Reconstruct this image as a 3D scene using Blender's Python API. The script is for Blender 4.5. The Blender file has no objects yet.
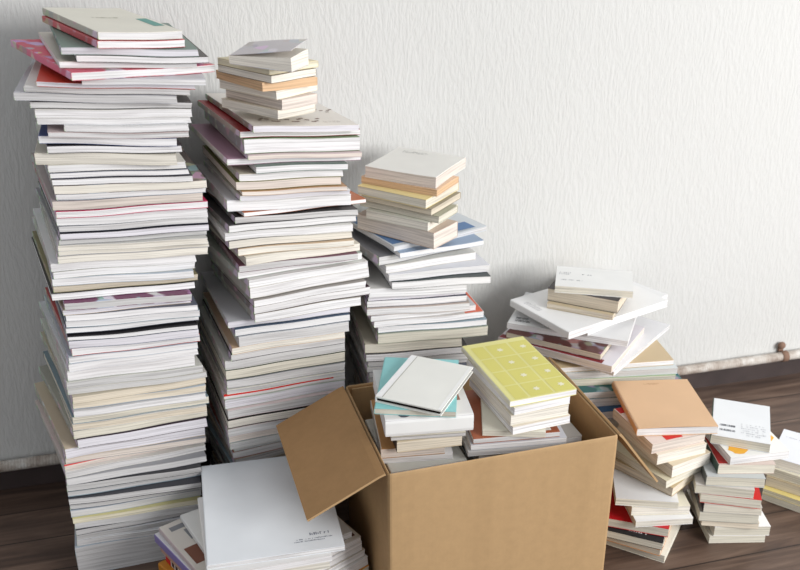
import bpy, bmesh, math, random
from mathutils import Vector

SC = bpy.context.scene
COL = SC.collection
R = math.radians

# ------------------------------------------------------------------ camera
F = 960.0                       # focal length in pixels of an 800 px wide frame
PITCH = R(23.9)
H = 1.12                        # camera height
SP, CP = math.sin(PITCH), math.cos(PITCH)

cam_d = bpy.data.cameras.new('camera')
cam = bpy.data.objects.new('camera', cam_d)
COL.objects.link(cam)
cam.location = (0, 0, H)
cam.rotation_euler = (R(90) - PITCH, 0, 0)
cam_d.sensor_fit = 'HORIZONTAL'
cam_d.sensor_width = 36
cam_d.lens = F * 36 / 800
cam_d.dof.use_dof = True
cam_d.dof.focus_distance = 1.52
cam_d.dof.aperture_fstop = 6.3
SC.camera = cam


def unp(px, py, z):
    """point of the place at height z seen at a photo coordinate"""
    u, v = (px - 400) / F, (py - 285) / F
    d = (H - z) / (SP + v * CP)
    return u * d, d * (CP - v * SP)


def z_on(Y, py):
    v = (py - 285) / F
    d = Y / (CP - v * SP)
    return H - d * (SP + v * CP)


def x_on(px, Y, z):
    return (px - 400) / F * (Y * CP + (H - z) * SP)


def run_to(X, Y, z, a, b, px):
    """length along (a, b) from X, Y at height z until the photo column px"""
    u = (px - 400) / F
    d = Y * CP + (H - z) * SP
    return (u * d - X) / (a - u * b * CP)


# wall line on the floor
WX, WY, WANG = -0.78, 1.551, R(15.07)
WN = (math.sin(WANG), -math.cos(WANG))
WD = (math.cos(WANG), math.sin(WANG))


def wall_dist(x, y):
    return (x - WX) * WN[0] + (y - WY) * WN[1]


# --------------------------------------------------------------- materials
def lin(c):
    return tuple(((v / 255) / 12.92 if v / 255 <= .04045 else ((v / 255 + .055) / 1.055) ** 2.4) for v in c) + (1,)


def nodes(name):
    m = bpy.data.materials.new(name)
    m.use_nodes = True
    nt = m.node_tree
    return m, nt, nt.nodes['Principled BSDF']


def N(nt, kind, **kw):
    n = nt.nodes.new(kind)
    for k, v in kw.items():
        if k in ('operation', 'blend_type', 'data_type', 'noise_dimensions', 'feature', 'wave_type', 'bands_direction'):
            setattr(n, k, v)
        else:
            n.inputs[k].default_value = v
    return n


def mixc(nt, fac, a, b, blend='MIX'):
    n = nt.nodes.new('ShaderNodeMix')
    n.data_type = 'RGBA'
    n.blend_type = blend
    for i, s in ((0, fac), (6, a), (7, b)):
        if hasattr(s, 'is_output'):
            nt.links.new(s, n.inputs[i])
        else:
            n.inputs[i].default_value = s
    return n.outputs[2]


def ramp(nt, src, stops):
    r = nt.nodes.new('ShaderNodeValToRGB')
    e = r.color_ramp.elements
    while len(e) < len(stops):
        e.new(.5)
    for el, (p, c) in zip(e, stops):
        el.position = p
        el.color = c if len(c) == 4 else tuple(c) + (1,)
    nt.links.new(src, r.inputs[0])
    return r.outputs[0]


_pages = {}
PAGE = {'w': (246, 245, 246), 'g': (222, 221, 221), 'c': (244, 239, 228), 'b': (230, 219, 200), 'l': (236, 234, 241),
        'k': (44, 36, 34), 'p': (238, 227, 218), 'y': (238, 231, 206), 'o': (232, 196, 158), 'n': (232, 227, 212)}


def page_mat(t):
    if t in _pages:
        return _pages[t]
    m, nt, b = nodes('paper_edges_' + t)
    uv = nt.nodes.new('ShaderNodeUVMap')
    mp = N(nt, 'ShaderNodeMapping', Scale=(5, 700, 1))
    nt.links.new(uv.outputs[0], mp.inputs[0])
    oi = nt.nodes.new('ShaderNodeObjectInfo')
    n1 = N(nt, 'ShaderNodeTexNoise', noise_dimensions='3D', Scale=1.0, Detail=3.0, Roughness=.65)
    add = nt.nodes.new('ShaderNodeVectorMath')
    add.operation = 'ADD'
    sc = nt.nodes.new('ShaderNodeMath')
    sc.operation = 'MULTIPLY'
    sc.inputs[1].default_value = 90
    nt.links.new(oi.outputs['Random'], sc.inputs[0])
    nt.links.new(mp.outputs[0], add.inputs[0])
    nt.links.new(sc.outputs[0], add.inputs[1])
    nt.links.new(add.outputs[0], n1.inputs['Vector'])
    base = lin(PAGE[t])
    lines = ramp(nt, n1.outputs[0], [(.30, (.55, .54, .53)), (.46, (.88, .88, .88)), (.62, (1, 1, 1))])
    c = mixc(nt, .8, base, lines, 'MULTIPLY')
    mp2 = N(nt, 'ShaderNodeMapping', Scale=(9, 260, 1))
    nt.links.new(uv.outputs[0], mp2.inputs[0])
    ad2 = nt.nodes.new('ShaderNodeVectorMath')
    ad2.operation = 'ADD'
    nt.links.new(mp2.outputs[0], ad2.inputs[0])
    nt.links.new(sc.outputs[0], ad2.inputs[1])
    n2 = N(nt, 'ShaderNodeTexNoise', noise_dimensions='3D', Scale=1.0, Detail=2.0, Roughness=.5)
    nt.links.new(ad2.outputs[0], n2.inputs['Vector'])
    c = mixc(nt, .8, c, ramp(nt, n2.outputs[0], [(.32, (.72, .71, .71)), (.5, (.95, .95, .95)), (.6, (1, 1, 1))]), 'MULTIPLY')
    var = ramp(nt, oi.outputs['Random'], [(0, (.86, .86, .85)), (.5, (.97, .96, .955)), (1, (1, 1, 1))])
    c = mixc(nt, .9, c, var, 'MULTIPLY')
    nt.links.new(c, b.inputs['Base Color'])
    b.inputs['Roughness'].default_value = .85
    b.inputs['Specular IOR Level'].default_value = .15
    bp = N(nt, 'ShaderNodeBump', Strength=.35, Distance=.0006)
    nt.links.new(n1.outputs[0], bp.inputs['Height'])
    nt.links.new(bp.outputs[0], b.inputs['Normal'])
    _pages[t] = m
    return m


_cov = {}


def cover_mat(c, rough=.42, pattern=0.0):
    """printed paper cover of colour c; pattern > 0 adds blotches of print"""
    key = (tuple(c), rough, pattern)
    if key in _cov:
        return _cov[key]
    m, nt, b = nodes('printed_cover')
    uv = nt.nodes.new('ShaderNodeUVMap')
    base = lin(c)
    n1 = N(nt, 'ShaderNodeTexNoise', Scale=14.0, Detail=2.0)
    nt.links.new(uv.outputs[0], n1.inputs['Vector'])
    tone = ramp(nt, n1.outputs[0], [(.3, (.93, .93, .93)), (.7, (1, 1, 1))])
    col = mixc(nt, .8, base, tone, 'MULTIPLY')
    if pattern:
        n2 = N(nt, 'ShaderNodeTexVoronoi', Scale=42.0)
        nt.links.new(uv.outputs[0], n2.inputs['Vector'])
        hs = nt.nodes.new('ShaderNodeHueSaturation')
        hs.inputs['Saturation'].default_value = .55
        nt.links.new(n2.outputs['Color'], hs.inputs['Color'])
        n3 = N(nt, 'ShaderNodeTexNoise', Scale=26.0, Detail=1.0)
        nt.links.new(uv.outputs[0], n3.inputs['Vector'])
        fac = ramp(nt, n3.outputs[0], [(.5, (0, 0, 0)), (.56, (pattern,) * 3)])
        col = mixc(nt, fac, col, hs.outputs[0])
    nt.links.new(col, b.inputs['Base Color'])
    b.inputs['Roughness'].default_value = rough
    b.inputs['Specular IOR Level'].default_value = .35
    _cov[key] = m
    return m


def ink_mat(c, rough=.5):
    return cover_mat(c, rough)


def card_mat(name, c, stripes):
    m, nt, b = nodes(name)
    tc = nt.nodes.new('ShaderNodeTexCoord')
    n1 = N(nt, 'ShaderNodeTexNoise', Scale=60.0, Detail=5.0, Roughness=.7)
    nt.links.new(tc.outputs['Object'], n1.inputs['Vector'])
    mp = N(nt, 'ShaderNodeMapping', Scale=(1, 1, .02))
    nt.links.new(tc.outputs['Object'], mp.inputs[0])
    n2 = N(nt, 'ShaderNodeTexNoise', Scale=16.0, Detail=2.0)
    nt.links.new(mp.outputs[0], n2.inputs['Vector'])
    col = mixc(nt, 1.0, lin(c), ramp(nt, n1.outputs[0], [(.3, (.9, .9, .9)), (.7, (1.0, 1.0, 1.0))]), 'MULTIPLY')
    col = mixc(nt, stripes, col, ramp(nt, n2.outputs[0], [(.38, (.8, .79, .77)), (.52, (1, 1, 1))]), 'MULTIPLY')
    nt.links.new(col, b.inputs['Base Color'])
    b.inputs['Roughness'].default_value = .75
    b.inputs['Specular IOR Level'].default_value = .2
    w = N(nt, 'ShaderNodeTexWave', wave_type='BANDS', bands_direction='X', Scale=50.0)
    nt.links.new(tc.outputs['Object'], w.inputs['Vector'])
    bp = N(nt, 'ShaderNodeBump', Strength=.02, Distance=.001)
    nt.links.new(w.outputs[1], bp.inputs['Height'])
    nt.links.new(bp.outputs[0], b.inputs['Normal'])
    return m


def wall_mat():
    m, nt, b = nodes('embossed_wallpaper')
    tc = nt.nodes.new('ShaderNodeTexCoord')
    mp = N(nt, 'ShaderNodeMapping', Scale=(1, 1, .24))
    nt.links.new(tc.outputs['Object'], mp.inputs[0])
    n0 = N(nt, 'ShaderNodeTexNoise', Scale=24.0, Detail=1.0)
    nt.links.new(mp.outputs[0], n0.inputs['Vector'])
    wv = nt.nodes.new('ShaderNodeVectorMath')
    wv.operation = 'MULTIPLY_ADD'
    wv.inputs[1].default_value = (.02, .02, .02)
    nt.links.new(n0.outputs['Color'], wv.inputs[0])
    nt.links.new(mp.outputs[0], wv.inputs[2])
    n1 = N(nt, 'ShaderNodeTexNoise', Scale=170.0, Detail=3.0, Roughness=.55)
    nt.links.new(wv.outputs[0], n1.inputs['Vector'])
    hgt = ramp(nt, n1.outputs[0], [(.36, (0, 0, 0)), (.66, (1, 1, 1))])
    n3 = N(nt, 'ShaderNodeTexNoise', Scale=1.4, Detail=2.0)
    nt.links.new(tc.outputs['Object'], n3.inputs['Vector'])
    c = mixc(nt, 1.0, lin((213, 213, 211)), ramp(nt, n3.outputs[0], [(.3, (.97, .97, .965)), (.7, (1, 1, 1))]), 'MULTIPLY')
    nt.links.new(c, b.inputs['Base Color'])
    b.inputs['Roughness'].default_value = .8
    b.inputs['Specular IOR Level'].default_value = .2
    bp = N(nt, 'ShaderNodeBump', Strength=.34, Distance=.002)
    nt.links.new(hgt, bp.inputs['Height'])
    nt.links.new(bp.outputs[0], b.inputs['Normal'])
    return m


def floor_mat():
    m, nt, b = nodes('dark_wood_planks')
    tc = nt.nodes.new('ShaderNodeTexCoord')
    br = nt.nodes.new('ShaderNodeTexBrick')
    br.offset = .37
    for k, v in (('Scale', 1.0), ('Mortar Size', .0016), ('Mortar Smooth', .3), ('Brick Width', 1.1), ('Row Height', .092), ('Bias', 0.0)):
        br.inputs[k].default_value = v
    br.inputs['Color1'].default_value = (.25, .25, .25, 1)
    br.inputs['Color2'].default_value = (.9, .9, .9, 1)
    br.inputs['Mortar'].default_value = (0, 0, 0, 1)
    nt.links.new(tc.outputs['Object'], br.inputs['Vector'])
    mp = N(nt, 'ShaderNodeMapping', Scale=(2.2, 26, 1))
    nt.links.new(tc.outputs['Object'], mp.inputs[0])
    add = nt.nodes.new('ShaderNodeVectorMath')
    add.operation = 'MULTIPLY_ADD'
    add.inputs[1].default_value = (7, 0, 9)
    nt.links.new(br.outputs['Color'], add.inputs[0])
    nt.links.new(mp.outputs[0], add.inputs[2])
    n1 = N(nt, 'ShaderNodeTexNoise', Scale=1.6, Detail=6.0, Roughness=.62, Distortion=.5)
    nt.links.new(add.outputs[0], n1.inputs['Vector'])
    c = ramp(nt, n1.outputs[0], [(.28, lin((62, 48, 42))), (.5, lin((98, 78, 67))), (.75, lin((136, 113, 98)))])
    sh = ramp(nt, br.outputs['Color'], [(0, (.72, .72, .72)), (1, (1.0, 1.0, 1.0))])
    c = mixc(nt, 1.0, c, sh, 'MULTIPLY')
    c = mixc(nt, br.outputs['Fac'], c, lin((44, 34, 30)))
    nt.links.new(c, b.inputs['Base Color'])
    b.inputs['Roughness'].default_value = .42
    b.inputs['Specular IOR Level'].default_value = .45
    bp = N(nt, 'ShaderNodeBump', Strength=.15, Distance=.002)
    nt.links.new(n1.outputs[0], bp.inputs['Height'])
    nt.links.new(bp.outputs[0], b.inputs['Normal'])
    return m


def pipe_mat():
    m, nt, b = nodes('stained_pipe')
    tc = nt.nodes.new('ShaderNodeTexCoord')
    n1 = N(nt, 'ShaderNodeTexNoise', Scale=16.0, Detail=6.0, Roughness=.7)
    nt.links.new(tc.outputs['Object'], n1.inputs['Vector'])
    c = ramp(nt, n1.outputs[0], [(.34, lin((138, 120, 108))), (.48, lin((188, 178, 168))), (.6, lin((216, 212, 206)))])
    nt.links.new(c, b.inputs['Base Color'])
    b.inputs['Roughness'].default_value = .6
    w = N(nt, 'ShaderNodeTexWave', wave_type='BANDS', bands_direction='X', Scale=55.0)
    nt.links.new(tc.outputs['Object'], w.inputs['Vector'])
    bp = N(nt, 'ShaderNodeBump', Strength=.35, Distance=.002)
    nt.links.new(w.outputs[1], bp.inputs['Height'])
    nt.links.new(bp.outputs[0], b.inputs['Normal'])
    return m


# ----------------------------------------------------------------- objects
def empty(name, loc, yaw, label, cat, group=None):
    o = bpy.data.objects.new(name, None)
    COL.objects.link(o)
    o.empty_display_size = .05
    o.location = loc
    o.rotation_euler = (0, 0, yaw)
    o['label'] = label
    o['category'] = cat
    if group:
        o['group'] = group
    return o


def link(name, bm, mats, parent=None, smooth=False):
    me = bpy.data.meshes.new(name)
    bmesh.ops.recalc_face_normals(bm, faces=bm.faces)
    if smooth:
        for f in bm.faces:
            f.smooth = True
    bm.to_mesh(me)
    bm.free()
    for m in mats:
        me.materials.append(m)
    o = bpy.data.objects.new(name, me)
    COL.objects.link(o)
    o.parent = parent
    return o


class Book:
    """one book or magazine. Local frame: front-left corner of its foot is the origin, x along the front edge, y away, z up."""

    def __init__(s, name, W, D, T, X, Y, z0, yaw, label, cat, group, spine='L', cover=(235, 235, 235), spine_c=None, pages='w', ct=.0005,
                 inset=.0004, warp=None, lift=None, plift=None, rough=.42, pattern=0.0, spat=0.0, shear=0.0, rnd=None, part_label=None):
        s.W, s.D, s.T, s.z0, s.X, s.Y, s.yaw, s.warp = W, D, T, z0, X, Y, yaw, warp
        s.c, s.sn = math.cos(yaw), math.sin(yaw)
        s.lift = lift or (lambda x, y: 0.0)
        s.plift = plift or (lambda x, y: 0.0)
        s.root = empty(name, (X, Y, s.wz(0, 0, 0)), yaw, label, cat, group)
        s.zr = s.root.location.z
        A, B = (W, D) if spine in 'LR' else (D, W)
        nb, na = 8, 8
        r = rnd if rnd is not None else min(.0022, T * .3)

        def xy(a, b):
            return {'L': (a, b), 'R': (W - a, b), 'F': (b, a), 'B': (b, D - a)}[spine]

        # cover: a folded sheet round the spine
        prof = [(A - (A - r) * i / na, 0.0) for i in range(na + 1)]
        for k in (1, 2):
            t = k / 3 * math.pi / 2
            prof.append((r - r * math.sin(t), r - r * math.cos(t)))
        prof.append((0.0, r))
        prof.append((0.0, T - r))
        for k in (1, 2):
            t = k / 3 * math.pi / 2
            prof.append((r - r * math.cos(t), T - r + r * math.sin(t)))
        prof += [(r + (A - r) * i / na, T) for i in range(na + 1)]
        inner = [(max(a, ct), min(max(z, ct), T - ct)) for a, z in prof]
        n = len(prof)
        bm = bmesh.new()
        uvl = bm.loops.layers.uv.new('UVMap')
        rows = []
        for j in range(nb + 1):
            b = B * j / nb
            ro = []
            for (a, z) in prof + inner:
                x, y = xy(a, b)
                up = s.lift(x, y) if z > T * .5 and a > r * .9 else 0.0
                ro.append(s.vert(bm, x, y, z + up))
            rows.append(ro)
        k0, k1 = na, na + 6        # spine range in prof

        def quad(vs, mi, uvs=None):
            try:
                f = bm.faces.new([q[0] for q in vs])
            except ValueError:
                return
            f.material_index = mi
            for lp in f.loops:
                for q in vs:
                    if q[0] is lp.vert:
                        x, y, z = q[1]
                        lp[uvl].uv = (x, y) if mi != 1 else ((x + y), z + .37)
        for j in range(nb):
            p, q = rows[j], rows[j + 1]
            for i in range(n - 1):
                mi = 2 if i < k0 else (1 if i < k1 else 0)
                quad((p[i], p[i + 1], q[i + 1], q[i]), mi)
                quad((p[n + i + 1], p[n + i], q[n + i], q[n + i + 1]), 0)
            for i in (0, n - 1):
                quad((p[i], q[i], q[n + i], p[n + i]), 0)
        for ro in (rows[0], rows[-1]):
            for i in range(n - 1):
                quad((ro[i], ro[i + 1], ro[n + i + 1], ro[n + i]), 0 if i < k0 or i >= k1 else 1)
        sc = spine_c or cover
        s.cover = link('cover', bm, [cover_mat(cover, rough, pattern), cover_mat(sc, rough, spat), cover_mat(cover, rough, 0.0)], s.root)
        if part_label:
            s.cover['label'] = part_label
        # page block
        bm = bmesh.new()
        uvl = bm.loops.layers.uv.new('UVMap')
        e = ct + .00012
        g = {}
        for i in range(na + 1):
            for j in range(nb + 1):
                for k in (0, 1):
                    a = e + (A - inset - e) * i / na
                    if i == na:
                        a += shear * (k - .5)
                    b = inset + (B - 2 * inset) * j / nb
                    x, y = xy(a, b)
                    z = T - e + s.plift(x, y) if k else e
                    g[i, j, k] = s.vert(bm, x, y, z)

        def pq(vs, side):
            f = bm.faces.new([q[0] for q in vs])
            for lp in f.loops:
                for q in vs:
                    if q[0] is lp.vert:
                        x, y, z = q[1]
                        lp[uvl].uv = (x + y, z) if side else (x, .5 + y * .01)
        for i in range(na):
            for j in range(nb):
                for k in (0, 1):
                    pq((g[i, j, k], g[i + 1, j, k], g[i + 1, j + 1, k], g[i, j + 1, k]), False)
        for i in range(na):
            for j in (0, nb):
                pq((g[i, j, 0], g[i + 1, j, 0], g[i + 1, j, 1], g[i, j, 1]), True)
        for j in range(nb):
            for i in (0, na):
                pq((g[i, j, 0], g[i, j + 1, 0], g[i, j + 1, 1], g[i, j, 1]), True)
        s.pages = link('page_block', bm, [page_mat(pages)], s.root)

    def wz(s, x, y, z):
        if not s.warp:
            return s.z0 + z
        return s.warp(s.X + x * s.c - y * s.sn, s.Y + x * s.sn + y * s.c, s.z0 + z)

    def vert(s, bm, x, y, z):
        zr = getattr(s, 'zr', 0.0)
        return bm.verts.new((x, y, s.wz(x, y, z) - zr)), (x, y, z)

    def decal(s, name, polys, colour, rough=.5, off=.00025, label=None):
        """flat printing on the upper cover; polys in metres in the book's own frame"""
        bm = bmesh.new()
        uvl = bm.loops.layers.uv.new('UVMap')
        for poly in polys:
            vs = [s.vert(bm, x, y, s.T + off + s.lift(x, y))[0] for x, y in poly]
            f = bm.faces.new(vs)
            if f.normal.z < 0:
                f.normal_flip()
            for lp, (x, y) in zip(f.loops, poly):
                lp[uvl].uv = (x, y)
        o = link(name, bm, [ink_mat(colour, rough)], s.cover)
        if label:
            o['label'] = label
        return o

    def front_decal(s, name, quads, colour):
        """stripe along the front edge; quads (x0, x1, z0, z1) in metres"""
        bm = bmesh.new()
        for x0, x1, a, b in quads:
            n = 8
            for i in range(n):
                p, q = x0 + (x1 - x0) * i / n, x0 + (x1 - x0) * (i + 1) / n
                bm.faces.new([s.vert(bm, x, -.0004, z)[0] for x, z in ((p, a), (q, a), (q, b), (p, b))])
        bmesh.ops.remove_doubles(bm, verts=bm.verts, dist=1e-5)
        return link(name, bm, [ink_mat(colour)], s.cover)

    def spine_decal(s, name, quads, colour):
        """printing on the left-hand spine; quads (y0, y1, z0, z1) in metres"""
        bm = bmesh.new()
        for y0, y1, a, b in quads:
            vs = [s.vert(bm, -.0003, y, z)[0] for y, z in ((y0, a), (y1, a), (y1, b), (y0, b))]
            bm.faces.new(vs)
        return link(name, bm, [ink_mat(colour)], s.cover)


def rect(x0, y0, x1, y1, ang=0.0):
    cx, cy = (x0 + x1) / 2, (y0 + y1) / 2
    c, q = math.cos(ang), math.sin(ang)
    return [(cx + (x - cx) * c - (y - cy) * q, cy + (x - cx) * q + (y - cy) * c) for x, y in ((x0, y0), (x1, y0), (x1, y1), (x0, y1))]


def strokes(x0, y0, w, h, rows, seed, dx=.0016, fill=.8):
    """lines of small print too fine to read: short upright strokes"""
    rg = random.Random(seed)
    out = []
    lh = h / rows
    for r in range(rows):
        x = x0
        y = y0 + r * lh
        end = x0 + w * (1 if r % 3 else rg.uniform(.7, 1))
        while x < end:
            if rg.random() < fill:
                hh = lh * rg.choice((.35, .35, .5))
                ww = dx * rg.uniform(.35, .7)
                out.append(rect(x, y, x + ww, y + hh))
                if rg.random() < .6:
                    out.append(rect(x, y + hh * .8, x + dx * .9, y + hh))
            x += dx
    return out


def bars(x0, y0, w, h, seed):
    rg = random.Random(seed)
    out = []
    x = x0
    while x < x0 + w:
        ww = rg.choice((.0003, .0006, .0009))
        out.append(rect(x, y0, min(x + ww, x0 + w), y0 + h))
        x += ww + rg.choice((.0003, .0005, .0008))
    return out


ORD = ['first', 'second', 'third', 'fourth', 'fifth', 'sixth', 'seventh', 'eighth', 'ninth', 'tenth', 'eleventh', 'twelfth']
TONE = {'w': 'white', 'g': 'grey', 'c': 'cream', 'b': 'beige', 'l': 'lilac-white', 'p': 'pinkish', 'y': 'yellowish', 'o': 'tan', 'n': 'ivory', 'k': 'dark'}
PAL = [(226, 226, 226), (232, 230, 224), (205, 205, 208), (236, 232, 220), (186, 196, 206), (218, 200, 198), (160, 160, 164), (150, 144, 138),
       (226, 226, 230), (110, 114, 128), (214, 214, 206), (176, 110, 104), (88, 86, 86), (196, 206, 196), (212, 196, 172), (140, 158, 168), (232, 232, 232), (228, 226, 222), (208, 204, 198)]


def interp(tab, x):
    if x <= tab[0][0]:
        return tab[0][1]
    for (a, va), (b, vb) in zip(tab, tab[1:]):
        if x <= b:
            return va + (vb - va) * (x - a) / (b - a)
    return tab[-1][1]


def make_warp(x0, y0, yaw, taus, amp, seed):
    """lean and gentle waves shared by a whole stack, so that its magazines never cut into each other"""
    c, q = math.cos(yaw), math.sin(yaw)
    ph = random.Random(seed).uniform(0, 6)

    def f(x, y, z):
        l = (x - x0) * c + (y - y0) * q
        k = -(x - x0) * q + (y - y0) * c
        l = max(-.06, min(.30, l))
        k = max(-.06, min(.32, k))
        t = interp(taus, z)
        damp = min(1.0, z / .05)
        w = amp * damp * (math.sin(l * 19 + 1.3 * math.sin(z * 37 + ph) + ph) * (.6 + .4 * math.sin(z * 61 + ph * 2)) + .5 * math.sin(l * 41 + z * 33 + k * 9))
        return z - t * l + w * .8
    return f


def fit_depth(X, Y, W, D, yaw, z=1.0):
    lim = .034 if z < .09 else .012
    c, q = math.cos(yaw), math.sin(yaw)
    for (bx, by) in ((X, Y), (X + W * c, Y + W * q)):
        while D > .06 and wall_dist(bx - q * D, by + c * D) < lim:
            D -= .004
    return D


# --------------------------------------------- tall magazine stacks (A, B, C)
def mag_stack(rows, y_top, Y0, yaw0, taus_px, stack, hidden_label, hidden_group, group, seed, hidden_t=10, yawtab=None):
    """rows from the top: dict(t, xl, xr, tone, ...) with t the height of the page edge in the photo. Returns books and the warp."""
    rg = random.Random(seed)
    ys = [y_top]
    for r in rows:
        ys.append(ys[-1] + r['t'])
    zt = [z_on(Y0, y) for y in ys]
    # magazines below the visible ones, down to the floor
    foot = zt[-1]
    if foot > .006 and hidden_label:
        n = max(1, round(foot / .0155))
        last = rows[-1]
        for k in range(n):
            rows.append(dict(t=0, xl=None, xr=None, tone=rg.choice('wgc'), hid=True))
            zt.append(foot * (1 - (k + 1) / n))
    else:
        zt[-1] = 0.0
    X0 = x_on((rows[0]['xl'] + rows[len(rows) // 2]['xl'] if rows[len(rows) // 2]['xl'] else rows[0]['xl'] * 2) / 2, Y0, zt[len(zt) // 2])
    taus = sorted((max(0.0, z_on(Y0, y)), t) for y, t in taus_px)
    warp = make_warp(X0, Y0, yaw0, taus, .0016, seed)
    out = []
    mark, since = None, 0
    lastX = None
    for i, r in enumerate(rows):
        top, bot = zt[i], zt[i + 1]
        yaw = R(r.get('yaw', (interp(yawtab, ys[min(i, len(ys) - 1)]) if yawtab else math.degrees(yaw0)) + rg.uniform(-2.5, 2.5)))
        c, q = math.cos(yaw), math.sin(yaw)
        Y = Y0 + r.get('dy', .02 if r.get('hid') else rg.uniform(-.004, .004))
        zm = (top + bot) / 2
        if r.get('hid'):
            X = lastX + rg.uniform(-.004, .004)
            W = .18
        else:
            X = x_on(r['xl'], Y, zm)
            W = run_to(X, Y, zm, c, q, r['xr'])
            W = max(.12, min(.25, W))
            lastX = X
        D = r.get('D') or (W * 1.34 if W < .2 else W * 1.25)
        D = fit_depth(X, Y, W, D, yaw, bot)
        gap = min(.0012, (top - bot) * rg.choice((.04, .06, .1, .16)))
        if r.get('gap'):
            gap = r['gap']
        T = top - bot - gap
        cov = r.get('cov') or rg.choice(PAL)
        tone = r['tone']
        if r.get('hid'):
            label, g = hidden_label, hidden_group
        else:
            g = group
            if r.get('look'):
                label = r['look']
                mark, since = r.get('mark'), 0
            else:
                since += 1
                th = 'slim' if r['t'] < 5.6 else ('thick' if r['t'] > 8.6 else 'ordinary')
                th = '' if th == 'ordinary' else th + ' '
                label = f"{th}{TONE[tone]}-edged magazine {ORD[since - 1]} below {mark} in {stack}"
        b = Book('magazine', W, D, T, X, Y, bot, yaw, label, 'magazine', g, spine=r.get('sp') or rg.choice('LLLLB'), cover=cov, spine_c=r.get('sc') or tuple(int(.4 * v + .6 * k) for v, k in zip(cov, (168, 164, 156))), pages=tone,
                 ct=min(.0005, T * .1), warp=warp, shear=rg.uniform(-.002, .002), spat=.55, pattern=r.get('pat', 0.0), rnd=min(.0015, T * .25))
        b.row = r
        out.append(b)
    return out, warp, zt


def rows_of(txt):
    """one magazine per line: t xl xr tone [key=value ...]"""
    res = []
    for ln in txt.strip().splitlines():
        ln = ln.strip()
        if not ln:
            continue
        head, *rest = [p.strip() for p in ln.split('|')]
        t, xl, xr, tone, *kv = head.split()
        d = dict(t=float(t), xl=float(xl), xr=float(xr), tone=tone)
        for k in kv:
            a, v = k.split('=')
            d[a] = tuple(int(x) for x in v.split(',')) if a in ('cov', 'sc') else (v if a == 'sp' else float(v))
        if rest:
            d['look'] = rest[0]
            d['mark'] = rest[1] if len(rest) > 1 else None
        res.append(d)
    return res


A_ROWS = rows_of('''
8.5 97.5 180 w yaw=36 D=.235 cov=234,230,216 sc=196,190,178 sp=L gap=.0008 | cream-covered book lying on the very top of the tallest stack | x
8.5 97 184 w yaw=36 D=.235 cov=206,96,100 sc=200,84,92 sp=L | red-spined book second from the top of the tallest stack | x
8.5 60.5 197.5 l yaw=22 cov=112,134,124 sc=84,120,110 sp=L | book with teal spine just under the red-spined book in the tallest stack | x
7 76 207.5 w yaw=22 cov=70,64,60 sp=B | dark-covered magazine just under the teal-spined book in the tallest stack | x
6.5 59 196 w yaw=25 cov=214,206,196 sc=190,180,168 | grey-spined magazine resting on the pink twisted magazine in the tallest stack | x
8.5 71 214 w yaw=37 D=.26 dy=-.02 cov=216,70,100 sc=224,110,140 pat=.7 sp=L | pink magazine twisted far out to the left near the top of the tallest stack | the pink twisted magazine
6.5 81 205 w cov=226,226,230 sp=B
6 36 194 l yaw=16 cov=206,70,50
6.5 24 189 g yaw=15
9 14 176 g yaw=14 cov=190,190,196 | thick grey-edged magazine jutting out furthest left in the tallest stack | the magazine jutting furthest left
7 30 191 g
9 35 191 w
7 37 190 w
6 64 188 w cov=232,232,232
6 48 188 g
8.5 38.5 176 w yaw=15 cov=66,82,132 | magazine with navy blue cover edge in the upper part of the tallest stack | the navy-covered magazine
8.5 47 181 w cov=50,48,52 gap=.0018
12 35 176 c yaw=16 cov=222,216,200 | thick cream-edged magazine with dark line above, upper part of the tallest stack | the thick cream-edged one
7 48 185 w
6 50 188 w
6.5 52 192 w cov=60,56,60 sp=B
9 54 206 c cov=120,106,102 pat=.5
6 56 205 w
9.5 52.5 202 p cov=180,168,168
7.5 56 207 w cov=206,52,100 | magazine with bright magenta stripe across its edge in the tallest stack | the magenta-striped magazine
7.5 56.5 207 w
7 59 207 g
8 60 208 l gap=.0022 cov=66,66,74
6 59 206 g
6 58 207 c
5 58.5 208 c
7.5 58 207 c
8.5 51 195 w cov=236,236,236 | bright white magazine set back left halfway up the tallest stack | the bright white one set back left
7.5 53.5 194 w
7.5 52.5 193 w
7 53.5 197 b cov=150,142,110 sc=150,142,110 | magazine with khaki brown cover edge halfway up the tallest stack | the khaki-edged magazine
7.5 52 194 w
7.5 64.5 191 g cov=120,60,96 pat=.8 | magazine with purple patterned strip on its edge in the tallest stack | the purple-patterned magazine
6 63 190 l
6.5 66 197 w
7 66 199 w
6 66 198 w
6 67.5 197 w gap=.003 cov=40,38,42
8.5 69 198 l cov=120,130,150 | bluish-edged magazine under the widest black gap in the tallest stack | the bluish one under the widest black gap
8 72 199 w cov=196,90,90
6.5 69 197 w
7.5 69 197 w
11.5 67.5 194 w cov=240,240,240 | extra thick bright white magazine below the middle of the tallest stack | the extra thick white one
7.5 67 202 g
6 68 206 g
7 73 205 b cov=196,186,166 | beige-edged magazine at the top of the dull lower third of the tallest stack | the upper beige-edged magazine
7 73 205 b
6.5 74 205 w
7.5 73 208 n
7 73 206 b
8.5 74 206 n cov=170,170,160
10 78 206 l gap=.002 cov=80,66,76 | thick lilac-edged magazine above a dark gap low in the tallest stack | the lilac-edged magazine
10.5 66 204 l
6.5 66 205 p
6 65 205 p cov=222,206,202 | magazine with red stripe along its edge near the foot of the tallest stack | the red-striped magazine
6.5 66 205 g
7 67 206 g
6.5 67 201 g cov=60,60,64
5.5 68 201 g
6.5 69 201 g cov=70,70,76
6.5 70 201 g
7 71 201 g
5 73 201 y cov=214,206,150 | slim yellowish-edged magazine near the floor in the tallest stack | the slim yellowish one
6 75 201 g
5.5 76 201 g cov=80,80,84
5.5 77 201 g
5.5 77 201 g
5.5 77 201 g
''')

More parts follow.
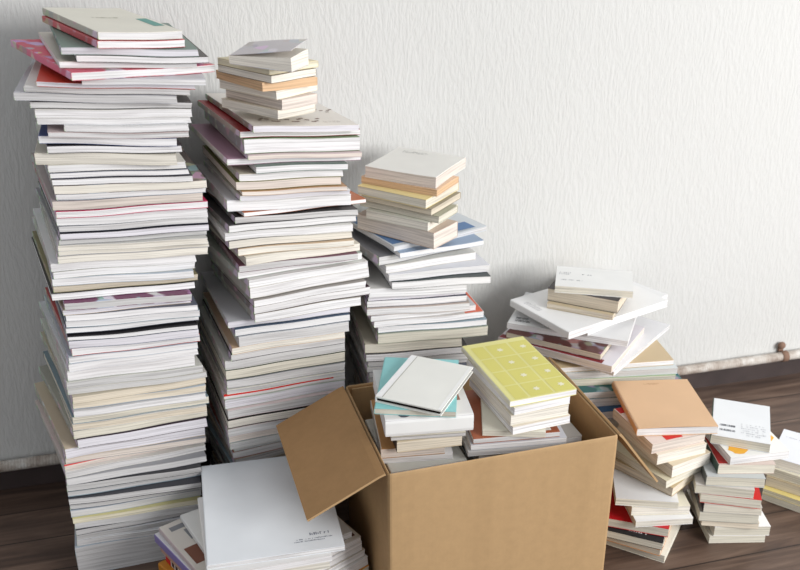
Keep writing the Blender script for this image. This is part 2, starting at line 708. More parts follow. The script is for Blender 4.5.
B_ROWS = rows_of('''
7 253 359 l yaw=27 D=.25 cov=232,226,218 sc=150,136,126 sp=L gap=.0006 | white-covered magazine with brown drawing directly under the paperbacks of the second stack | x
7 240 360 w yaw=27 cov=150,30,36 sc=176,160,152 sp=L | dark red covered magazine second under the paperbacks of the second stack | x
15 244 360 w yaw=25 cov=128,150,112 sc=150,146,148 sp=L | thick green-edged magazine with wide grey spine near the top of the second stack | x
5 248 362 p yaw=24 cov=210,190,190
7 227 361 w yaw=25 cov=176,140,160 sc=206,200,194 sp=L D=.26 | white magazine with purple cover showing at its left in the second stack | the purple-covered magazine
7 256 348 w sp=B cov=120,140,130
8 239 343 w cov=206,200,180
9 236 341 p cov=122,124,66 | magazine with olive green cover edge in the second stack | the olive-green-edged magazine
5 242 347 p cov=190,150,110
6 240 350 l D=.215
12 227 351 w yaw=24 cov=224,224,228 D=.215
5 244 366 w yaw=34 cov=190,110,70 sp=B D=.215 | tan-covered magazine with one corner poking out right from the second stack | the one poking out right
8 235 358 g cov=52,52,54 gap=.002 D=.215
8 229 356 w D=.215
8 225 353 w D=.21
8 229 352 c D=.215
7 238 354 c cov=206,180,150 D=.215
8.5 246 360 c cov=226,220,206 yaw=28 D=.215 | cream-edged magazine above a dark purple strip at mid height of the second stack | the cream-edged one over purple
7 239 358 g cov=110,60,80 D=.215
8 238 362 w yaw=29 D=.215
8 249 368 w yaw=29 D=.215
11 250 369 w yaw=29 cov=210,206,196
7.5 254 366 w yaw=28
8 254 370 w yaw=28 cov=70,50,60
9.5 255 361 w yaw=27 cov=190,184,172 | thick white magazine just above the notched-in lower half of the second stack | the thick white one above the notch
6.5 228 350 l yaw=22 cov=206,206,210
7.5 235 350 w yaw=22 cov=70,88,110 sc=56,76,104
10 239 349 g yaw=22
6.5 232 345 c yaw=22 cov=206,176,146 | magazine with orange line along its edge low in the second stack | the orange-lined magazine
7 231 345 g yaw=22 cov=50,50,56
10 225 345 g yaw=22
10.5 226 345 n yaw=22 cov=66,76,60
8.5 227 345 g yaw=22
5 227 345 g yaw=22
6 224 345 w yaw=22 cov=224,214,208 | magazine with vivid red stripe along its edge low in the second stack | the vivid red magazine
9 225 345 l yaw=22
9 228 345 g yaw=21
10 228 345 c yaw=21 cov=48,42,40 gap=.004
8 228 345 g yaw=21
7.5 229 345 p yaw=21
6 230 345 g yaw=21
''')

C_ROWS = rows_of('''
5 394 487 w yaw=35 D=.2 cov=214,220,226 sc=190,196,200 sp=B gap=.0006 | white magazine with blue picture under the paperbacks of the third stack | x
5 400 484 w yaw=27 cov=150,170,196 sp=B | blue-covered magazine second under the paperbacks of the third stack | x
9 379 478 g yaw=33 cov=128,128,132 sp=L | grey magazine twisted out to the left in the third stack | x
8 386 476 w yaw=27 cov=236,232,222 sp=B | white magazine twisted out just under the grey one in the third stack | x
7 389 490 w yaw=20 cov=226,226,230 sp=B | white magazine jutting out right over the dark-covered one, third stack | x
8 392 491 w yaw=15 cov=70,78,78 sp=B | dark grey covered magazine jutting out right near the top of the third stack | the dark grey covered magazine
9 369 467 w cov=226,224,220
5 368 466 l cov=66,40,52 pat=.35 sc=60,40,50 | magazine with dark plum cover in the upper half of the third stack | the plum-covered magazine
6.5 367 467 w
7 367 470 w cov=196,180,170
5.5 371 476 w yaw=18
6 374 484 w yaw=16 cov=230,226,222 | magazine with orange-red cover corner showing right in the third stack | the orange-red magazine
6.5 378 487 w yaw=13
10 378 488 n yaw=13 cov=170,176,160
10 365 462 n cov=204,196,178 gap=.003 | cream-covered magazine below a dark curved gap in the third stack | the cream-covered one under the dark gap
7.5 366 468 w
7 368 467 w
5 367 468 g
6 369 468 w
7 369 468 g
8 369 468 g
''')

BK = {}
A, warpA, ztA = mag_stack(A_ROWS, 27, 1.303, R(19), [(33, .08), (90, .08), (220, .085), (350, .1), (462, .12), (500, .05), (575, .012)], 'the tallest stack', None, None,
                          'magazines of the tallest stack', 11, yawtab=[(90, 17), (150, 23), (350, 26), (415, 29), (470, 28), (500, 19), (575, 17)])
B, warpB, ztB = mag_stack(B_ROWS, 124, 1.405, R(25), [(120, .095), (215, .085), (300, .04), (460, .02), (520, .0)], 'the second stack',
                          'magazine at the foot of the second stack, hidden behind the low front pile', 'hidden magazines at the foot of the second stack', 'magazines of the second stack', 23)
C, warpC, ztC = mag_stack(C_ROWS, 246, 1.51, R(12), [(230, .04), (290, .05), (345, .03), (385, .02), (500, 0)], 'the third stack',
                          'magazine at the foot of the third stack, hidden behind the cardboard box', 'hidden magazines behind the cardboard box', 'magazines of the third stack', 37)


# --------------------------------------------------- piles placed book by book
def pile(rows, z_top, mm, group, warp=None, hidden=None, seed=1, fill_to=0.0):
    """rows from the top; t is the book's height in photo pixels, mm metres per pixel; corners are photo coordinates of the upper cover"""
    rg = random.Random(seed)
    z = z_top
    out = []
    for r in rows:
        T = r['t'] * mm
        zt = z
        if 'fl' in r:
            X, Y = unp(*r['fl'], zt)
        if 'fl' in r and 'fr' in r:
            x2, y2 = unp(*r['fr'], zt)
            yaw = math.atan2(y2 - Y, x2 - X)
            W = math.hypot(x2 - X, y2 - Y)
            c, q = math.cos(yaw), math.sin(yaw)
        elif 'bl' in r:
            xr, yr = unp(*r['fr'], zt)
            xl, yl = unp(*r['bl'], zt)
            vx, vy = xl - xr, yl - yr
            W = r['W']
            r['D'] = math.sqrt(vx * vx + vy * vy - W * W)
            yaw = math.atan2(vy, vx) - (math.pi - math.atan2(r['D'], W))
            c, q = math.cos(yaw), math.sin(yaw)
            X, Y = xr - W * c, yr - W * q
        else:
            yaw = R(r['yaw'])
            c, q = math.cos(yaw), math.sin(yaw)
            if 'fl' in r:
                W = r.get('W') or run_to(X, Y, zt, c, q, r['x2'])
                W = max(.07, min(.26, W))
            else:
                xr, yr = unp(*r['fr'], zt)
                W = r.get('W') or run_to(xr, yr, zt, -c, -q, r['x2'])
                W = max(.07, min(.26, W))
                X, Y = xr - W * c, yr - W * q
        if 'xb' in r:
            D = run_to(X + W * c, Y + W * q, zt, -q, c, r['xb'])
            D = max(.065, min(r.get('Dmax', .17), D))
        else:
            D = r['D']
        D = fit_depth(X, Y, W, D, yaw, z - T)
        gap = r.get('gap', .0004)
        kw = {k: r[k] for k in ('cover', 'spine_c', 'pages', 'ct', 'inset', 'lift', 'plift', 'rough', 'pattern', 'spat', 'rnd', 'part_label') if k in r}
        kw.setdefault('ct', .0007)
        b = Book(r.get('name', 'paperback_book'), W, D, T - gap, X, Y, z - T, yaw, r['label'], r.get('cat', 'book'), r.get('group', group), spine=r.get('sp', 'B'), warp=warp,
                 shear=rg.uniform(-.0012, .0012), **kw)
        out.append(b)
        z -= T
    if hidden:
        n = max(1, round((z - fill_to) / .021))
        t = (z - fill_to) / n
        last = out[-1]
        X, Y, W, D, yaw = hidden[2] if len(hidden) > 2 else (last.X, last.Y, last.W, last.D, last.yaw)
        D = fit_depth(X, Y, W, D, yaw, fill_to)
        for k in range(n):
            z -= t
            Book(hidden[3] if len(hidden) > 3 else 'magazine', W, D, t - .0005, X, Y, z, yaw + R(rg.uniform(-1.5, 1.5)), hidden[0], hidden[4] if len(hidden) > 4 else 'magazine', hidden[1], cover=rg.choice(PAL), pages=rg.choice('wcg'))
    return out


P = dict
# paperbacks on the second stack
zB = ztB[0]
TB = 1 / 661
rowsB = [
    P(t=9, fr=(291, 57), x2=228.5, xb=308, yaw=-17, pages='c', cover=(206, 200, 202), pattern=.35, spine_c=(236, 226, 206), sp='L', gap=.0005,
      lift=lambda x, y: .016 * min(1, x / .1) + .15 * y, plift=lambda x, y: .006 * min(1, x / .1) + .085 * y,
      label='paperback with lifted grey-pink cover on the very top of the second stack'),
    P(t=7, fr=(269, 63.5), x2=217, xb=318, yaw=-33, pages='y', cover=(226, 214, 178), label='yellowish paperback second from the top, on the second stack'),
    P(t=8, fr=(271, 71), x2=217.5, xb=316, yaw=-33, pages='c', cover=(150, 140, 128), label='ivory paperback resting on the orange-brown one, on the second stack'),
    P(t=9, fr=(262, 79), x2=215.5, xb=317, yaw=-42, pages='o', cover=(232, 196, 156), spine_c=(230, 186, 140), label='orange-brown edged paperback amid the cream ones on the second stack'),
    P(t=9, fr=(276, 86), x2=219, xb=317, yaw=-29, pages='c', cover=(240, 232, 212), label='cream paperback just below the orange-brown one on the second stack'),
    P(t=11, fr=(281.6, 94.5), x2=225, xb=317, yaw=-35, pages='p', cover=(216, 204, 196), label='thick pinkish paperback second from the bottom, on the second stack'),
    P(t=10, fr=(277.5, 106), x2=221, xb=315, yaw=-31, pages='c', cover=(226, 218, 200), label='cream paperback lowest of the seven on the second stack'),
]
pb = pile(rowsB, zB + sum(r['t'] for r in rowsB) * TB + .0105, TB, 'paperbacks on the second stack', warp=warpB, seed=3)

zC = ztC[0]
TC = 1 / 590
rowsC = [
    P(t=12, fr=(436, 175), x2=365, xb=466, yaw=-24, pages='p', cover=(234, 232, 226), rough=.5, label='white-covered paperback on the very top of the third stack'),
    P(t=7, fr=(437, 188), x2=361, xb=459, yaw=-27, pages='o', cover=(222, 188, 156), label='tan-edged paperback second from the top on the third stack'),
    P(t=9.5, fr=(426, 198), x2=357.5, xb=459, yaw=-30, pages='n', cover=(238, 220, 160), label='ivory paperback with yellow cover just below the tan one on the third stack'),
    P(t=7, fr=(431.5, 207), x2=361, xb=461, yaw=-30, pages='b', cover=(150, 140, 120), label='slim beige paperback, fourth of seven on the third stack'),
    P(t=7.5, fr=(439, 214), x2=360, xb=458, yaw=-30, pages='n', cover=(170, 170, 150), label='grey-green ivory paperback with corner jutting out, fifth of seven on the third stack'),
    P(t=9, fr=(428, 221), x2=366, xb=458, yaw=-28, pages='c', cover=(226, 226, 214), label='cream paperback set on the thick pinkish one on the third stack'),
    P(t=17, fr=(434, 231), x2=357, xb=458, yaw=-33, pages='p', cover=(206, 186, 170), label='thick pinkish paperback lowest of seven on the third stack'),
]
pc = pile(rowsC, zC + sum(r['t'] for r in rowsC) * TC + .001, TC, 'paperbacks on the third stack', warp=warpC, seed=4)
b = pc[0]
b.decal('printed_text', strokes(.02, b.D - .03, .05, .012, 2, 5, .003), (150, 150, 146))

# fourth stack, by the wall right of the box
TD = 1 / 457
rowsD = [
    P(t=7, fl=(555, 285), fr=(633.5, 291), D=.1, pages='n', cover=(240, 240, 238), sp='B', gap=.0008, label='white paperback with small print on the very top of the fanned fourth stack'),
    P(t=12, fr=(618.6, 301), x2=548, D=.1, yaw=-26, pages='b', cover=(70, 66, 68), spine_c=(216, 196, 164), label='thick beige-edged paperback with black cover under the white one, fourth stack'),
    P(t=5, fr=(613, 315), x2=547, xb=638, yaw=-25, pages='b', cover=(206, 190, 160), label='slim beige paperback lowest of the three on the fanned fourth stack'),
    P(t=7, name='magazine', cat='magazine', fl=(569, 332), x2=674, yaw=33, D=.235, pages='w', cover=(240, 240, 240), sp='L', gap=.0008, label='large white magazine under the three paperbacks of the fanned fourth stack'),
    P(t=5, name='magazine', cat='magazine', fl=(588, 331), x2=668, yaw=41, D=.16, pages='w', cover=(236, 236, 236), sp='L', label='white magazine with corner poking out right beneath the large white one, fourth stack'),
    P(t=6, name='magazine', cat='magazine', fr=(628, 341), x2=507, yaw=-20, D=.17, pages='w', cover=(232, 232, 232), sp='L', gap=.0008, spine_c=(226, 222, 216), label='white magazine with barcode at its left corner in the fanned fourth stack'),
    P(t=6, name='magazine', cat='magazine', fr=(601, 354), x2=506, yaw=-29, D=.19, pages='b', cover=(92, 52, 48), pattern=.4, sp='L', label='brown-covered magazine directly under the barcoded one in the fourth stack'),
    P(t=7, name='magazine', cat='magazine', fr=(612, 366), x2=498, yaw=-31, D=.21, pages='p', cover=(230, 226, 232), sp='L', gap=.0008, spine_c=(190, 170, 166), label='white magazine with maroon stripe and pinkish edge pointing towards the box, fourth stack'),
    P(t=4, name='magazine', cat='magazine', fr=(614, 372), W=.15, yaw=-38, D=.25, pages='w', cover=(238, 238, 240), sp='L', label='slim white magazine slanting up to the right above the tan-covered one, fourth stack'),
    P(t=5, name='magazine', cat='magazine', fl=(556, 368), x2=674, yaw=8, D=.19, pages='w', cover=(206, 184, 148), sp='B', label='tan-covered magazine with corner showing at right in the fourth stack'),
    P(t=6, name='magazine', cat='magazine', fl=(557, 374), x2=678, yaw=6, D=.19, pages='g', cover=(214, 220, 220), sp='B', label='pale grey magazine just under the tan-covered one in the fourth stack'),
    P(t=7, name='magazine', cat='magazine', fl=(556, 380), x2=676, yaw=5, D=.2, pages='n', cover=(170, 190, 150), sp='B', label='greenish-edged magazine above the teal-covered one in the fourth stack'),
    P(t=7, name='magazine', cat='magazine', fl=(572, 393), x2=688, yaw=6, D=.2, pages='g', cover=(52, 104, 106), pattern=.3, sp='B', label='teal-covered magazine behind the brown notebook in the fourth stack'),
    P(t=8, name='magazine', cat='magazine', fl=(570, 401), x2=686, yaw=9, D=.19, pages='w', cover=(206, 212, 222), sp='B', label='pale blue-grey magazine below the teal-covered one in the fourth stack'),
    P(t=8, name='magazine', cat='magazine', fl=(575, 414), x2=686, yaw=9, D=.19, pages='l', cover=(60, 100, 140), sp='B', label='blue-covered magazine lowest in view in the fanned fourth stack'),
]
pd = pile(rowsD, .379, TD, 'books of the fanned fourth stack', seed=5,
          hidden=('magazine at the foot of the fourth stack, hidden behind box and brown notebook', 'hidden magazines of the fourth stack'))
b = pd[0]
b.decal('printed_text', strokes(.006, .058, .022, .014, 2, 7, .004) + strokes(.045, .06, .03, .008, 1, 8, .005) + strokes(.01, .03, .05, .008, 1, 9, .0025), (150, 152, 158))
b = pd[3]
b.decal('printed_text', strokes(.012, b.D - .07, .012, .045, 8, 10, .003), (170, 170, 172))
b = pd[7]
b.decal('printed_band', [rect(.002, .001, b.W - .02, .016)], (132, 44, 48), label='maroon stripe')
b.decal('printed_text', strokes(b.W - .05, .03, .03, .02, 2, 31, .003), (110, 104, 116))
b = pd[5]
b.decal('barcode', bars(.012, .012, .03, .008, 4) + bars(.012, .024, .024, .008, 6), (60, 60, 64))

# stack with the brown notebook, right of the box
TE = .00225
rowsE = [
    P(t=7, name='notebook', cat='notebook', fl=(637, 428.5), fr=(718.5, 426), D=.165, pages='w', cover=(222, 184, 146), spine_c=(208, 158, 112), sp='L', rough=.55, rnd=.004, ct=.001,
      lift=lambda x, y: .002 * math.exp(-((y) / .02) ** 2) * max(0, math.sin(x / .14 * math.pi)), label='kraft brown notebook on top of the book stack right of the box', group=None),
    P(t=9, fl=(652.6, 444), x2=706, yaw=20, D=.125, pages='p', cover=(232, 214, 204), sp='B', gap=.0008, label='pinkish-edged paperback with red panel on its cover directly under the brown notebook'),
    P(t=9, fl=(658, 455), x2=707, yaw=21, D=.12, pages='c', cover=(236, 226, 210), sp='B', label='cream paperback second below the brown notebook'),
    P(t=11, fl=(673, 466), x2=711, yaw=29, D=.145, pages='c', cover=(220, 206, 180), sp='B', label='thick cream paperback third below the brown notebook'),
    P(t=7, fl=(666.7, 481), x2=708, yaw=35, D=.14, pages='n', cover=(226, 218, 190), sp='B', label='ivory paperback fourth below the brown notebook, beside the right box flap'),
    P(t=8, fl=(673, 488), W=.09, yaw=44, D=.145, pages='b', cover=(196, 176, 140), sp='B', label='beige paperback fifth below the brown notebook, its left side in flap shadow'),
    P(t=7, fr=(679, 502), x2=616, yaw=-7, D=.105, pages='n', cover=(236, 236, 236), sp='B', gap=.0008, label='white-covered paperback midway down the stack under the brown notebook'),
    P(t=8, fl=(632, 507), x2=690.5, yaw=2, D=.1, pages='c', cover=(228, 222, 204), sp='B', label='cream paperback between two white-covered ones in the brown notebook stack'),
    P(t=6, fl=(636, 521), fr=(693.5, 517.5), D=.11, pages='c', cover=(240, 240, 240), sp='B', gap=.0008, label='white-covered paperback with tiny print jutting out in the brown notebook stack'),
    P(t=8, fr=(669, 529), x2=606, yaw=-17, D=.1, pages='n', cover=(196, 28, 36), sp='B', label='red-covered paperback against the box low in the brown notebook stack'),
    P(t=7, fr=(663, 543), x2=606, yaw=-22, D=.11, pages='n', cover=(34, 34, 38), sp='B', gap=.0008, label='black-covered paperback with white lettering near the floor beside the box'),
    P(t=6, fr=(660.5, 550), x2=606, yaw=-27, D=.125, pages='b', cover=(222, 158, 104), sp='B', label='orange-tan covered paperback second from the floor beside the box'),
    P(t=7, fr=(665, 556), x2=606, yaw=-29, D=.125, pages='n', cover=(236, 232, 220), sp='B', label='ivory paperback lying on the floor beside the box, under the tan one'),
]
pe = pile(rowsE, sum(r['t'] for r in rowsE) * TE + .0006, TE, 'books stacked right of the box', seed=6)
b = pe[0]
b.decal('printed_text', strokes(.055, .148, .03, .006, 2, 11, .002), (176, 130, 88))
b = pe[1]
b.decal('cover_picture', [rect(.03, .003, b.W - .045, .06)], (214, 40, 34), label='red panel')
b.decal('cover_corner', [rect(.002, b.D - .02, .02, b.D - .002)], (190, 40, 44))
b = pe[8]
b.decal('printed_text', strokes(.04, .05, .012, .004, 1, 12, .002), (70, 70, 74))
b = pe[10]
b.decal('printed_text', strokes(b.W - .06, .012, .045, .012, 1, 13, .004), (214, 214, 214), label='white lettering')

# next stack to the right, white back cover on top
TF = .0023
rowsF = [
    P(t=8, fl=(711, 434), fr=(771, 444), D=.132, pages='n', cover=(236, 238, 240), sp='L', spine_c=(70, 100, 84), gap=.0008, label='white paperback with barcodes on its back, topmost right of the brown notebook'),
    P(t=7, fl=(731, 457), fr=(790, 450.5), D=.12, pages='w', cover=(240, 240, 236), sp='B', gap=.0008, label='white paperback with orange spots under the barcoded paperback'),
    P(t=8.5, fl=(718.5, 464.5), fr=(776, 464), D=.13, pages='n', cover=(214, 196, 186), spine_c=(52, 74, 64), sp='L', gap=.0008, label='paperback with dark green spine and red band under the orange-spotted one'),
    P(t=8.5, fl=(706.6, 476), fr=(766, 478.5), D=.12, pages='n', cover=(196, 200, 200), spine_c=(90, 94, 92), sp='L', label='grey-spined paperback fourth down under the barcoded paperback'),
    P(t=8, fl=(696, 484), fr=(755, 490), D=.115, pages='n', cover=(216, 210, 204), sp='B', label='paperback jutting out left just above the red-covered one, right floor stack'),
    P(t=8.5, fl=(701, 493), fr=(762, 500), D=.12, pages='n', cover=(214, 44, 40), sp='B', label='red-covered paperback at mid height of the stack under the barcoded paperback'),
    P(t=7.5, fl=(704, 504), fr=(762.6, 507.5), D=.12, pages='n', cover=(196, 192, 186), spine_c=(50, 50, 54), sp='L', label='black-spined paperback just below the red-covered one, right floor stack'),
    P(t=8.5, fl=(700, 511.5), fr=(759.5, 515), D=.12, pages='n', cover=(170, 168, 160), sp='B', label='thick ivory paperback below the black-spined one, right floor stack'),
    P(t=6, fl=(702, 519), fr=(759.5, 523), D=.12, pages='b', cover=(206, 196, 180), sp='B', label='slim beige paperback resting on the white-covered one, right floor stack'),
    P(t=9, fl=(715, 526.5), fr=(771, 526), D=.14, pages='n', cover=(242, 242, 242), sp='B', gap=.0008, label='white-covered paperback with black print second from the floor, right floor stack'),
    P(t=7, fl=(709.7, 536), fr=(766, 535), D=.14, pages='n', cover=(222, 216, 202), sp='B', label='ivory paperback lying on the floor at the foot of the barcoded paperback stack'),
]
pf = pile(rowsF, sum(r['t'] for r in rowsF) * TF + .0006, TF, 'books stacked beside the brown notebook stack', seed=7)
b = pf[0]
b.decal('barcode', bars(.014, .036, .026, .0065, 1) + bars(.014, .02, .026, .0065, 2), (84, 86, 96))
b.decal('printed_text', strokes(.05, .014, .042, .044, 6, 14, .003, .6), (200, 202, 206))
b = pf[1]


def blob(cx, cy, rx, ry, n=14):
    return [(cx + rx * math.cos(k * 2 * math.pi / n) * (1 + .15 * math.sin(k * 3)), cy + ry * math.sin(k * 2 * math.pi / n)) for k in range(n)]


b.decal('printed_spot', [blob(.024, .022, .016, .016)], (240, 178, 64), label='orange spot')
b.decal('printed_spot', [blob(b.W - .018, .05, .012, .016)], (240, 178, 64), label='orange spot')
b = pf[2]
b.decal('cover_picture', [rect(.002, .004, .026, b.D - .004)], (176, 44, 42), label='red band')
b = pf[9]
b.decal('printed_text', strokes(.006, .022, .02, .006, 1, 15, .0025), (40, 40, 44))

# stack cut off by the right edge of the photo
TG = .0023
rowsG = [
    P(t=9, fl=(771, 456), yaw=-32, W=.15, D=.115, pages='c', cover=(238, 240, 246), sp='B', gap=.0008, label='white-covered paperback on top of the stack at the far right edge'),
    P(t=8, fl=(767, 466), yaw=-35, W=.15, D=.105, pages='n', cover=(226, 220, 200), sp='B', label='ivory paperback second from the top at the far right edge'),
    P(t=9, fl=(766.5, 476), yaw=-34, W=.15, D=.105, pages='b', cover=(196, 180, 150), sp='B', label='thick beige paperback midway in the stack at the far right edge'),
    P(t=5, fl=(763, 488), yaw=-36, W=.15, D=.105, pages='y', cover=(226, 208, 134), sp='B', ct=.0004, label='slim paperback with yellow cover line at the far right edge'),
    P(t=6, fl=(762, 493), yaw=-37, W=.15, D=.105, pages='n', cover=(206, 200, 186), sp='B', label='ivory paperback lying on the floor at the far right edge'),
]
pg = pile(rowsG, sum(r['t'] for r in rowsG) * TG + .0006, TG, 'books stacked at the far right edge', seed=8)
b = pg[0]
b.decal('printed_text', strokes(.01, .085, .05, .006, 1, 16, .003), (160, 162, 168))

# low pile in front, between the tallest stack and the box
TH = .00192
M = dict(name='magazine', cat='magazine')
rowsH = [
    P(t=5, fl=(206.5, 565), fr=(345, 545), D=.262, pages='w', cover=(238, 242, 246), sp='L', rough=.35, gap=.001, label='large white magazine on top of the low pile in front of the second stack', **M),
    P(t=6, fr=(332, 555), x2=207, yaw=15, D=.2, pages='w', cover=(232, 230, 228), sp='L', label='white magazine directly under the large white one of the low front pile', **M),
    P(t=7, fr=(330, 561), x2=207, yaw=14, D=.2, pages='c', cover=(236, 234, 224), sp='L', label='cream-edged magazine second under the large white one of the low front pile', **M),
    P(t=6, fr=(352, 531), bl=(180, 515), W=.22, pages='w', cover=(226, 226, 224), sp='L', label='white magazine with dark square on its cover at left of the low front pile', **M),
    P(t=6, fr=(361, 536), bl=(158.5, 527.5), W=.25, pages='w', cover=(214, 208, 200), sp='L', spine_c=(206, 190, 190), label='magazine with grey and brown squares on its cover in the low front pile', **M),
    P(t=9, fr=(362, 541), bl=(154, 534), W=.25, pages='w', cover=(226, 226, 230), sp='L', spine_c=(140, 128, 184), label='purple-spined magazine in the low front pile', **M),
    P(t=7, fr=(365, 549), bl=(160, 545), W=.25, pages='w', cover=(206, 200, 190), sp='L', spine_c=(196, 160, 140), label='white-edged magazine just below the purple-spined one in the low front pile', **M),
    P(t=9, fr=(368, 556), bl=(165, 553), W=.25, pages='w', cover=(236, 236, 236), sp='L', spine_c=(226, 222, 220), label='magazine with red and white lettered spine in the low front pile', **M),
    P(t=9, fr=(369, 565), bl=(158, 563), W=.25, pages='c', cover=(206, 140, 50), sp='L', spine_c=(206, 136, 44), label='orange-spined magazine under the lettered one in the low front pile', **M),
    P(t=9, fr=(369, 573), bl=(164, 574), W=.25, pages='g', cover=(180, 176, 170), sp='L', label='magazine on the floor at the foot of the low front pile', **M),
    P(t=9, fr=(369, 582), bl=(164, 583), W=.25, pages='g', cover=(160, 150, 140), sp='L', label='lowest magazine of the low front pile, flat on the floor', **M),
]
ph = pile(rowsH, sum(r['t'] for r in rowsH) * TH + .0006, TH, 'magazines of the low front pile', seed=9)
b = ph[0]
b.decal('printed_text', strokes(b.W - .056, .036, .042, .012, 1, 17, .0032) + strokes(b.W - .075, .022, .062, .01, 2, 18, .002), (128, 134, 150))
b = ph[3]
b.decal('cover_picture', [rect(.035, b.D - .05, .085, b.D - .012)], (70, 60, 54), label='dark square')
b = ph[4]
b.decal('cover_picture', [rect(.012, b.D - .024, .11, b.D - .012), rect(.03, b.D - .06, .1, b.D - .03)], (132, 134, 138), label='grey squares')
b.decal('cover_photo', [rect(.008, b.D - .12, .05, b.D - .075)], (120, 74, 56), label='brown square')
b.decal('cover_photo', [rect(b.W - .06, .008, b.W - .006, .1)], (96, 66, 56), label='dark brown square')
b = ph[7]
b.spine_decal('printed_text', [(b.D - .03 - .012 * k, b.D - .022 - .012 * k, .004, .013) for k in range(8)], (60, 50, 60))
b.spine_decal('printed_band', [(b.D - .018, b.D - .001, .001, b.T - .001)], (206, 40, 40))

# ------------------------------------------------------------------ the box
BX, BY, BYAW, BW, BD, BH, BT = -.0177, 1.181, R(16.4), .379, .275, .29, .004
card = card_mat('corrugated_cardboard', (184, 152, 112), .3)
card_in = card_mat('cardboard_inside', (176, 138, 96), .15)
box = empty('cardboard_box', (BX, BY, 0), BYAW, 'open brown cardboard box filled with books, its flaps spread', 'box')


def slab(bm, x0, y0, z0, x1, y1, z1, mi=0, bev=0.0):
    vs = [bm.verts.new(p) for p in ((x0, y0, z0), (x1, y0, z0), (x1, y1, z0), (x0, y1, z0), (x0, y0, z1), (x1, y0, z1), (x1, y1, z1), (x0, y1, z1))]
    for idx in ((0, 3, 2, 1), (4, 5, 6, 7), (0, 1, 5, 4), (1, 2, 6, 5), (2, 3, 7, 6), (3, 0, 4, 7)):
        bm.faces.new([vs[i] for i in idx]).material_index = mi


def box_shell():
    """outer skin, rim and inner skin of the open carton as one sheet"""
    bm = bmesh.new()
    rad = .006

    def ring(ins, z):
        pts = []
        x0, y0, x1, y1 = ins, ins, BW - ins, BD - ins
        rr = max(rad - ins, .0025)
        for cx, cy, a0 in ((x1 - rr, y0 + rr, -90), (x1 - rr, y1 - rr, 0), (x0 + rr, y1 - rr, 90), (x0 + rr, y0 + rr, 180)):
            for k in range(4):
                a = R(a0 + 30 * k)
                pts.append(bm.verts.new((cx + rr * math.cos(a), cy + rr * math.sin(a), z)))
        return pts
    rings = [ring(.001, 0.0006), ring(0, .004), ring(0, BH * .5), ring(0, BH - .006), ring(.0006, BH - .002), ring(.002, BH), ring(.0036, BH - .002), ring(BT, BH - .006), ring(BT, .005)]
    n = len(rings[0])
    for k in range(len(rings) - 1):
        for i in range(n):
            f = bm.faces.new((rings[k][i], rings[k][(i + 1) % n], rings[k + 1][(i + 1) % n], rings[k + 1][i]))
            f.material_index = 1 if k >= 6 else 0
    bm.faces.new(list(reversed(rings[0])))
    bm.faces.new(rings[-1]).material_index = 1
    return bm


link('carton', box_shell(), [card, card_in], box)


def flap(p0, p1, out, length, drop, label):
    """a hinged flap: hinge line p0-p1 on the rim, out = outward direction, drop = angle below level"""
    bm = bmesh.new()
    p0, p1, out = Vector(p0), Vector(p1), Vector(out)
    dirv = out * math.cos(drop) + Vector((0, 0, -math.sin(drop)))
    nrm = out * math.sin(drop) + Vector((0, 0, math.cos(drop)))
    al = (p1 - p0).normalized()
    p0 = p0 + al * .003
    p1 = p1 - al * .003
    segs = [(.001, 0), (.012, .0012), (length * .5, .0005), (length, 0)]
    top, botm = [], []
    for s_, bump in segs:
        row = []
        for t in (0, .25, .5, .75, 1):
            row.append(p0.lerp(p1, t) + dirv * s_ + nrm * bump)
        top.append([bm.verts.new(v + nrm * .0018) for v in row])
        botm.append([bm.verts.new(v - nrm * .0018) for v in row])
    m = len(top[0])
    for i in range(len(segs) - 1):
        for j in range(m - 1):
            bm.faces.new((top[i][j], top[i + 1][j], top[i + 1][j + 1], top[i][j + 1])).material_index = 1
            bm.faces.new((botm[i][j], botm[i][j + 1], botm[i + 1][j + 1], botm[i + 1][j])).material_index = 0
        for j in (0, m - 1):
            bm.faces.new((top[i][j], botm[i][j], botm[i + 1][j], top[i + 1][j]))
    for i in (0, len(segs) - 1):
        for j in range(m - 1):
            bm.faces.new((top[i][j], top[i][j + 1], botm[i][j + 1], botm[i][j]))
    o = link('flap', bm, [card, card_in], box)
    o['label'] = label
    return o


flap((-.002, 0, BH), (-.002, BD, BH), (-1, 0, 0), .134, R(26), 'left flap spread outwards over the white magazine')
flap((BW + .002, 0, BH), (BW + .002, BD, BH), (1, 0, 0), .134, R(53), 'right flap hanging down outside')
flap((BT + .004, BT + .0025, BH - .004), (BW - BT - .004, BT + .0025, BH - .004), (0, -1, 0), .125, R(90), 'front flap folded down inside')
flap((BT + .004, BD - BT - .0025, BH - .004), (BW - BT - .004, BD - BT - .0025, BH - .004), (0, 1, 0), .125, R(90), 'back flap folded down inside')


def in_box(x, y):
    c, q = math.cos(BYAW), math.sin(BYAW)
    return BX + x * c - y * q, BY + x * q + y * c


